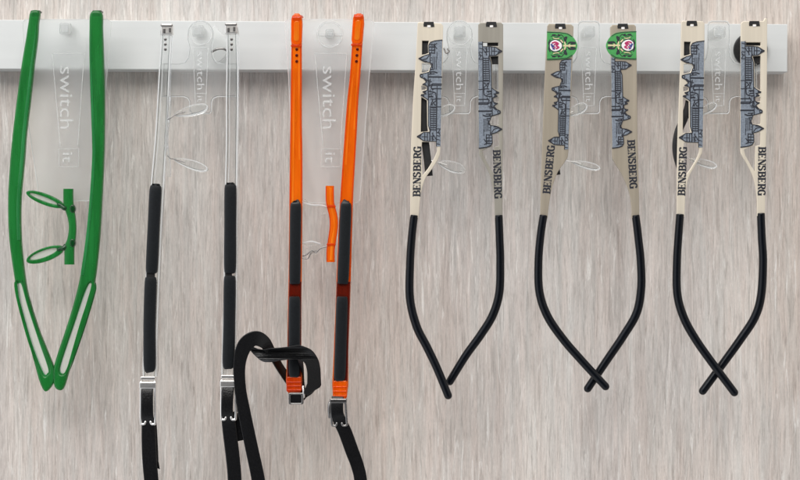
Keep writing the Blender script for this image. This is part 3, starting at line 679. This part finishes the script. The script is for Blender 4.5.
ik([(5.2, 48), (5.6, 53), (8, 54.4), (13.6, 54.6)], 1.0); ik([(8.4, 49.6), (13, 49.4)], 1.4); ik([(9, 52.4), (13.4, 52)], 1.1)
ik([(13, 46), (13.6, 74)], 1.0); ik([(17.6, 50.2), (20, 51)], 1.8); ik([(16, 52.6), (18.4, 54.4), (15.6, 54.4)], 1.3)
for yy, ww in ((57.6, 1.1), (60.8, .8), (62.2, 1.3), (69.3, 1.5)): ik([(0, yy), (9.4 if yy < 69 else 13.6, yy)], ww)
ik([(8.4, 56.4), (10.6, 59), (8.4, 62.6), (12.6, 60), (11.8, 64), (13.6, 66)], 1.1)
ik([(15.6, 61.6), (18.8, 61.6)], 1.2); ik([(14.4, 65.4), (17.6, 68)], 1.6); ik([(18.6, 69.8), (20.4, 68.8), (21.8, 70.4), (20.4, 71.6), (18.8, 70.8)], .9)
ik([(4.4, 73.4), (7.4, 74.4), (12.4, 74.2)], 1.3); ik([(7.4, 72.4), (12.6, 72)], 1.0); ik([(8.2, 76.8), (11.4, 76.6)], 1.0)
for x in (5.4, 7.2, 8.9): ik([(x, 77), (x, 89.5)], .65)
ik([(9.2, 78), (11.8, 84), (11.8, 92.5)], .9); ik([(13, 90.6), (15.2, 87.4), (19.6, 86.2)], .9); ik([(15, 84.8), (19, 85.2), (23, 87.4), (19.6, 89.2)], 1.1); ik([(20.4, 86.4), (22.8, 87.4), (20.4, 88.6)], 1.3)
for yy in (93, 95.8, 98.8, 101.4): ik([(7.6, yy), (12.8, yy + .3)], .9)
ik([(7.4, 92.6), (7.4, 102.6)], .9); ik([(10.2, 93), (10.2, 102.6)], .7); ik([(5, 88), (5, 94)], .6); ik([(5.2, 97.5), (8, 101), (5.2, 103)], .9)
ik([(0, 106.2), (8, 105.2), (12, 103.4)], .9)

_r = random.Random(11)
for (u0, u1, v0, v1) in ((5.6, 13, 5, 13), (40, 47, 5.4, 10), (50, 56, 6, 13), (57, 70, 9.5, 13), (71, 76, 8, 12), (84, 92, 10, 12.5), (94, 102, 5.5, 12.6)):
    for i in range(int((u1 - u0) * (v1 - v0) / 5.5)):
        u = _r.uniform(u0, u1); v = _r.uniform(v0, v1 - 1)
        if _r.random() < .55: ik([(v, u), (v + _r.uniform(.6, 1.5), u + _r.uniform(-.3, .3))], _r.uniform(.5, .9))
        else: ik([(v, u), (v + _r.uniform(-.3, .3), u + _r.uniform(.6, 1.5))], _r.uniform(.4, .7))
def art_map(a, b, side):
    """(v,u) of the skyline drawing -> board; a is u=0, b is u=106, v grows to `side`"""
    a, b = Vector(a), Vector(b); ax = (b - a); k = ax.length / 106.0; ax.normalize()
    nv = Vector((-ax.y, ax.x))
    if (nv.x > 0) != (side > 0): nv = -nv
    return lambda v, u: tuple(a + ax * u * k + nv * v * k)

HR = [[(4.9, .9), (20, .9), (20, 4.3), (4.9, 4.3)],
      [(12.2, 15), (20, 14.2), (20, 49.2), (14.4, 45.8), (13.7, 21)],
      [(15, 56.8), (20, 55.8), (20, 60.2), (15.4, 60)],
      [(13.4, 75), (18, 73.6), (20, 73.4), (20, 82.8), (17, 83.4), (12.6, 82.8), (10.6, 81.5), (12, 78)],
      [(13.6, 93), (17.6, 91.6), (20, 91.4), (20, 104), (15, 105), (14.6, 131), (10.5, 124.5), (5, 114.5), (3.6, 109), (8.5, 106.4), (12.6, 104.8), (14.2, 101.6)]]
HL = [[(4.9, 4.2), (18.6, 4.2), (19.2, -5), (17.6, -29), (12.2, -22), (6.4, -12), (3.6, -5), (3.4, -.8), (4.9, -.8)],
      HR[1], HR[2], HR[3],
      [(13.8, 93), (17.6, 91.6), (20, 91.4), (20, 105.4), (13.4, 105.4), (14.2, 101)]]

def engraved(outline, a, b, side, metal, word_ab, tip, label, group, holes=None, latch=None, clip=None, crest=None, clip_y=None, zt=66, tipz=0.0, skip_u=None):
    t = thing('eyeglass_temple', world((latch[0], latch[1], zt), 66), label, 'glasses temple', group)
    am = art_map(a, b, side)
    loops = [outline] + ([[am(v, u) for v, u in h] for h in holes] if holes else [])
    prism('arm', loops, zt - 3.2, zt, metal, t, .55, 66, 50)
    sk = [am(v, u) for v, u in SKY]
    prism('skyline_panel', sk, zt + .02, zt + .35, M['slate'], t, .06, 66)
    link('skyline_drawing', lines_mesh([([am(*p) for p in pts], w * 0.98) for pts, w in INK], zt + .2, zt + .5, 66), M['ink'], t)
    lettering('BENSBERG', word_ab[0], word_ab[1], 7.4, zt, 66, 'lettering', M['ink'], t, 1)
    # latch slot at the top
    lx, ly = latch
    prism('latch', [(lx - 5.6, ly), (lx - 5, ly - 2.6), (lx + 4.6, ly - 2.6), (lx + 5.4, ly + 2.4), (lx + 2, ly + 2.6), (lx + 1.6, ly + .4), (lx - 1.8, ly + .4), (lx - 2, ly + 2.2), (lx - 5.4, ly + 2.2)], zt + .02, zt + .5, M['black'], t, .1, 66)
    prism('latch_pin', rrect(lx - 1.7, ly + .9, lx + 1.6, ly + 3.0, .8), zt + .02, zt + .45, M['white'], t, .1, 66)
    if clip: prism('clip', clip, zt - 9.5, zt - 3.4, M['black'], t, .6, 66)
    # flange clamp behind the arm so that it sits on the holder
    cx = lx
    prism('clamp', rrect(cx - 4, 74, cx + 4, 90, 1), zt - 10.8, zt - 3.3, M['plate'], t, .5, 66) if not holes else None
    tb = tube('ear_tip', [(x, y, zt - 1.6 + dz, (4.0, 4.05, 4.15, 4.25, 4.3, 4.25, 4.15, 4.0)[i]) for i, (x, y, dz) in enumerate(tip)], 4.15, M['tip'], t, 66, 20, 10, True)
    if crest:
        P, f = crest   # P(x,y): crest coordinates x outward from the flat edge (0) to the bulge (30), y -14..14
        bl = [(0, -14.4), (12, -13.8), (20, -12.6), (25, -9.6), (28.6, -4.8), (30.2, 0), (28.8, 5.4), (25.4, 9.8), (20, 12.9), (10, 13.8), (0, 14.2)]
        oo = [bl[0]] + cat_rom(bl[1:-1], 4) + [bl[-1]]
        c = prism('crest', [P(*p) for p in oo], zt + .02, zt + .9, M['patch'], t, .2, 66)
        z = zt + .92
        K_ = []
        def kk(pts, w=.8): K_.append(([P(*p) for p in pts], w))
        kk([(0, -13.6), (12, -13.2), (20, -12), (24.6, -9.2)], .7); kk([(0, 13.4), (10, 13.1), (20, 12.2), (25, 9.2)], .7)
        for s in (-1, 1):
            kk(cat_rom([(19, 3.2 * s), (17, 7 * s), (19.4, 8.6 * s), (18.4, 5.4 * s)], 3), 1.5)
            kk(cat_rom([(4, 9 * s), (7, 11.2 * s), (11, 9.4 * s), (14, 11 * s), (16.5, 8.4 * s)], 3), .75)
            kk(cat_rom([(5, 7 * s), (8.4, 8.8 * s), (12, 7.6 * s), (15, 8 * s)], 3), .6)
            kk([(5.4, 10.6 * s), (7.8, 10.6 * s)], 1.8); kk([(11, 11 * s), (12.8, 10.2 * s)], 1.6)
            kk(cat_rom([(3, 6 * s), (1.6, 3 * s), (2.4, 0)], 3), 1.0)
            kk(cat_rom([(21, 1.6 * s), (23, 3.4 * s), (28, 2.8 * s), (24, 1.8 * s)], 3), 1.7)
            kk(cat_rom([(15, 1.5 * s), (16, 4 * s), (14, 6.5 * s)], 3), .8)
        link('scrollwork', lines_mesh(K_, z - .3, z + .1, 66), M['ink'], c)
        G = [([P(*p) for p in pts], w) for pts, w in (([(16.4, 0), (28, 0)], 1.5), ([(17.5, -3.6), (18.4, 0), (17.5, 3.6)], 1.3), ([(22, -1.4), (22, 1.4)], 1.1), ([(13.6, -5.6), (15.6, -3.4)], 1.3), ([(13.6, 5.6), (15.6, 3.4)], 1.3),
                                                            (cat_rom([(6, -8), (9, -7), (12, -7.4)], 3), .8), (cat_rom([(6, 8), (9, 7), (12, 7.4)], 3), .8))]
        link('crown', lines_mesh(G, z - .2, z + .25, 66), M['goldi'], c)
        sh = cat_rom([P(3.6, -3.6), P(8, -5.6), P(13, -3.6), P(14.8, 0), P(13, 3.6), P(8, 5.6), P(3.6, 3.6), P(2.8, 0)], 4, True)
        prism('shield_border', cat_rom([P(2.9, -4.3), P(8, -6.5), P(13.7, -4.2), P(15.6, 0), P(13.7, 4.2), P(8, 6.5), P(2.9, 4.3), P(2, 0)], 4, True), z - .3, z + .2, M['ink'], c, .05, 66)
        sd = prism('shield', sh, z, z + .45, M['white'], c, .1, 66)
        R_ = [([P(*p) for p in q], w) for q, w in ((cat_rom([(5, -2.6), (8, -3.6), (11, -2), (9, 0), (11.6, 1.6), (9, 3)], 3), 1.5), ([(7, -1), (10, -2.6)], 1.3), ([(6.4, 2.6), (8, 1.4)], 1.2))]
        link('charge', lines_mesh(R_, z + .3, z + .65, 66), M['red'], sd)
        B_ = [([P(*p) for p in q], w) for q, w in (([(4.2, -1.4), (5.6, 1.6)], 1.8), ([(5.6, 3), (7.4, 3.4)], 1.3), ([(4.6, -.6), (7, .6)], 1.2))]
        link('charge', lines_mesh(B_, z + .3, z + .7, 66), M['navy'], sd)
    return t

G4 = 'cut-out engraved metal temples'
# set 4
engraved([(417.6, 23.2), (419, 22), (441, 23.4), (443.2, 26)] + cat_rom([(442.6, 60), (441.4, 110), (440.4, 148), (438.6, 158), (432, 169), (424.6, 180), (420.6, 196), (418.6, 218)], 4) + cat_rom([(410.2, 218), (410.4, 180), (411.2, 140), (413.4, 95), (415.8, 60)], 4),
         (440.6, 146.5), (442.2, 40.5), -1, M['cream'], ((416.6, 196.5), (417.4, 146)), [(414.3, 215, 0), (412, 235, 0), (410.2, 262, 0), (410, 298, 0), (416.5, 326, 1.5), (427, 347, 2.5), (437, 368, 4), (448, 395, 5.5)],
         'cream engraved temple with cut-out skyline, in front of the straight black nose bridge', G4, HL, (429, 24.6), box_pts(420.4, 39, 430.5, 56.5))
engraved([(478.2, 25), (480, 22.8), (501, 22.4), (503.2, 24.6)] + cat_rom([(503.2, 60), (503, 120), (502.6, 170), (502.6, 218)], 4) + cat_rom([(494.8, 218), (494, 196), (490.6, 178), (485.4, 166), (480.4, 157), (478.8, 148), (478.3, 100), (478.1, 60)], 4),
         (478.2, 42), (478.9, 148), 1, M['cream_dim'], ((496.6, 150), (498.3, 199)), [(498.8, 215, 0), (499.8, 240, 0), (500.4, 262, 0), (499.5, 292, 0), (493, 315, -1), (481, 335, -2.5), (466, 356, -4), (450, 382, -5)],
         'greyish gold engraved temple with cut-out skyline, right of the round-headed holder', G4, HR, (491.5, 24.6), box_pts(487.6, 42, 499.5, 63.5))
# set 6
engraved([(681.4, 22), (683, 20.8), (702.8, 21.4), (704.6, 23.6)] + cat_rom([(704.6, 60), (703.6, 110), (702.6, 148), (700.6, 156), (695, 166), (688.6, 178), (685.6, 194), (684.6, 217)], 4) + cat_rom([(676.8, 217), (677, 180), (677.6, 140), (679.2, 95), (680.6, 60)], 4),
         (702.6, 147.5), (704.2, 41.5), -1, M['cream'], ((681.4, 195.5), (683.2, 146.5)), [(680.4, 214, 0), (678.8, 235, 0), (677.2, 262, 0), (677.6, 294, 0), (684, 318, 1.5), (696, 340, 2.5), (712, 363, 4), (733.5, 392, 5.5)],
         'cream engraved temple with cut-out skyline in front of the bowed black nose bridge', G4, HL, (692, 23.6), box_pts(682.4, 40, 692, 56.5))
engraved([(741, 23.5), (743, 21.4), (763.4, 21.2), (764.6, 18.4), (767.2, 18.6)] + cat_rom([(767.2, 60), (766.6, 120), (765.6, 170), (765.2, 216)], 4) + cat_rom([(757.2, 216), (756.8, 196), (753.4, 178), (747, 164), (742.2, 156), (740.4, 147), (740.6, 100), (740.9, 60)], 4),
         (740.8, 41.5), (740.5, 147), 1, M['cream'], ((762.2, 147), (761.6, 196)), [(761.2, 213, 0), (762.2, 238, 0), (763.4, 262, 0), (761.4, 296, 0), (755, 318, -1), (741, 340, -2.5), (725.5, 362, -4), (704, 391.5, -5)],
         'cream engraved temple in front of the round black cap on the rail', G4, HR, (754.5, 23.8), box_pts(747, 41.5, 761.5, 62))
# set 5
G5 = 'solid engraved temples with green crests'
engraved([(547.4, 26), (549, 23.8), (571, 24.4), (573.6, 26.5)] + cat_rom([(572.6, 60), (570.4, 110), (568.4, 152), (565.4, 161), (558, 172), (552.6, 186), (549.4, 202), (547.6, 218)], 4) + cat_rom([(540.2, 218), (541, 180), (542.4, 140), (544, 95), (545.6, 60)], 4),
         (568.2, 149.5), (571.4, 59.5), -1, M['beige'], ((546.4, 193.5), (551.2, 145)), [(543.8, 215, 0), (540.8, 235, 0), (538.6, 262, 0), (539.6, 292, 0), (547.5, 316, 1.5), (563, 339, 2.5), (582, 361, 4), (605, 386, 5.5)],
         'beige engraved temple whose green crest bulges right towards its clear holder', G5, None, (560.5, 26.4), crest=(lambda x, y: (547.0 + x * 1.005, 46.0 + y - .0 * x), 1))
engraved([(610.2, 27.5), (612.4, 25), (634, 24.6), (636, 26.6)] + cat_rom([(636.8, 60), (637.4, 120), (638.4, 170), (639.6, 218)], 4) + cat_rom([(631.8, 218), (631, 202), (627.8, 188), (621.6, 174), (614.4, 162), (612, 152), (611.6, 100), (611, 60)], 4),
         (611, 57.5), (612.2, 148), 1, M['beige'], ((631, 140), (633.6, 189)), [(635.8, 215, 0), (638.6, 238, 0), (641, 262, 0), (641.4, 288, 0), (637, 313, -1), (624, 336, -2.5), (608, 360, -4), (588.5, 389, -5)],
         'beige engraved temple whose green crest bulges left towards its clear holder', G5, None, (623, 26.4), crest=(lambda x, y: (636.2 - x * 1.005, 45.6 + y), 1))

# ------------------------------------------------------------------ light, world, camera
w = bpy.data.worlds.new('World'); scene.world = w; w.use_nodes = True
bg = w.node_tree.nodes['Background']; bg.inputs['Strength'].default_value = 1.0
wn = w.node_tree; wt = wn.nodes.new('ShaderNodeTexCoord'); wsx = wn.nodes.new('ShaderNodeSeparateXYZ'); wr = wn.nodes.new('ShaderNodeValToRGB')
wn.links.new(wt.outputs['Generated'], wsx.inputs[0]); wm = wn.nodes.new('ShaderNodeMapRange'); wm.inputs['From Min'].default_value = -1; wm.inputs['From Max'].default_value = 1
wn.links.new(wsx.outputs['Y'], wm.inputs['Value']); wn.links.new(wm.outputs[0], wr.inputs[0])
wr2 = wn.nodes.new('ShaderNodeValToRGB'); wm2 = wn.nodes.new('ShaderNodeMapRange'); wm2.inputs['From Min'].default_value = -1; wm2.inputs['From Max'].default_value = 1
wn.links.new(wsx.outputs['Z'], wm2.inputs['Value']); wn.links.new(wm2.outputs[0], wr2.inputs[0])
wx = wn.nodes.new('ShaderNodeMix'); wx.data_type = 'RGBA'; wx.blend_type = 'MULTIPLY'; wx.inputs[0].default_value = 1.0
wn.links.new(wr.outputs[0], wx.inputs[6]); wn.links.new(wr2.outputs[0], wx.inputs[7]); 
wr3 = wn.nodes.new('ShaderNodeValToRGB'); wm3 = wn.nodes.new('ShaderNodeMapRange'); wm3.inputs['From Min'].default_value = -1; wm3.inputs['From Max'].default_value = 1
wn.links.new(wsx.outputs['X'], wm3.inputs['Value']); wn.links.new(wm3.outputs[0], wr3.inputs[0])
wy = wn.nodes.new('ShaderNodeMix'); wy.data_type = 'RGBA'; wy.blend_type = 'MULTIPLY'; wy.inputs[0].default_value = 1.0
wn.links.new(wx.outputs[2], wy.inputs[6]); wn.links.new(wr3.outputs[0], wy.inputs[7]); wn.links.new(wy.outputs[2], bg.inputs['Color'])
e = wr3.color_ramp.elements; e[0].position = 0.15; e[0].color = (1.35, 1.37, 1.42, 1); e[1].position = 0.85; e[1].color = (0.62, 0.60, 0.58, 1)
e = wr.color_ramp.elements; e[0].position = 0.03; e[0].color = (0.07, 0.07, 0.075, 1); e[1].position = 0.16; e[1].color = (1.18, 1.20, 1.24, 1)
e = wr2.color_ramp.elements; e[0].position = 0.2; e[0].color = (0.55, 0.55, 0.55, 1); e[1].position = 0.8; e[1].color = (1, 1, 1, 1)
def area(name, loc, target, sx, sy, power, col):
    l = bpy.data.lights.new(name, 'AREA'); l.shape = 'RECTANGLE'; l.size = sx; l.size_y = sy; l.energy = power; l.color = col
    o = bpy.data.objects.new(name, l); COL.objects.link(o); o.location = loc
    o.rotation_euler = (Vector(target) - Vector(loc)).to_track_quat('-Z', 'Y').to_euler(); return o
area('window_light', (-0.26, -0.95, 0.92), (0.0, 0, 0.0), 1.3, 0.9, 17.0, (1.0, 0.965, 0.92))

cam = bpy.data.cameras.new('camera'); co = bpy.data.objects.new('camera', cam); COL.objects.link(co)
co.location = (0, -D * S, 0); co.rotation_euler = (math.radians(90), 0, 0)
cam.sensor_width = 36; cam.lens = 36 * D / 800.0; cam.clip_start = 0.01; cam.clip_end = 20
scene.camera = co
scene.view_settings.view_transform = 'Standard'; scene.view_settings.look = 'None'; scene.view_settings.exposure = 0.0; scene.view_settings.gamma = 1.0
scene.render.engine = 'CYCLES'
scene.cycles.use_denoising = True
scene.cycles.max_bounces = 16; scene.cycles.transmission_bounces = 12; scene.cycles.transparent_max_bounces = 24
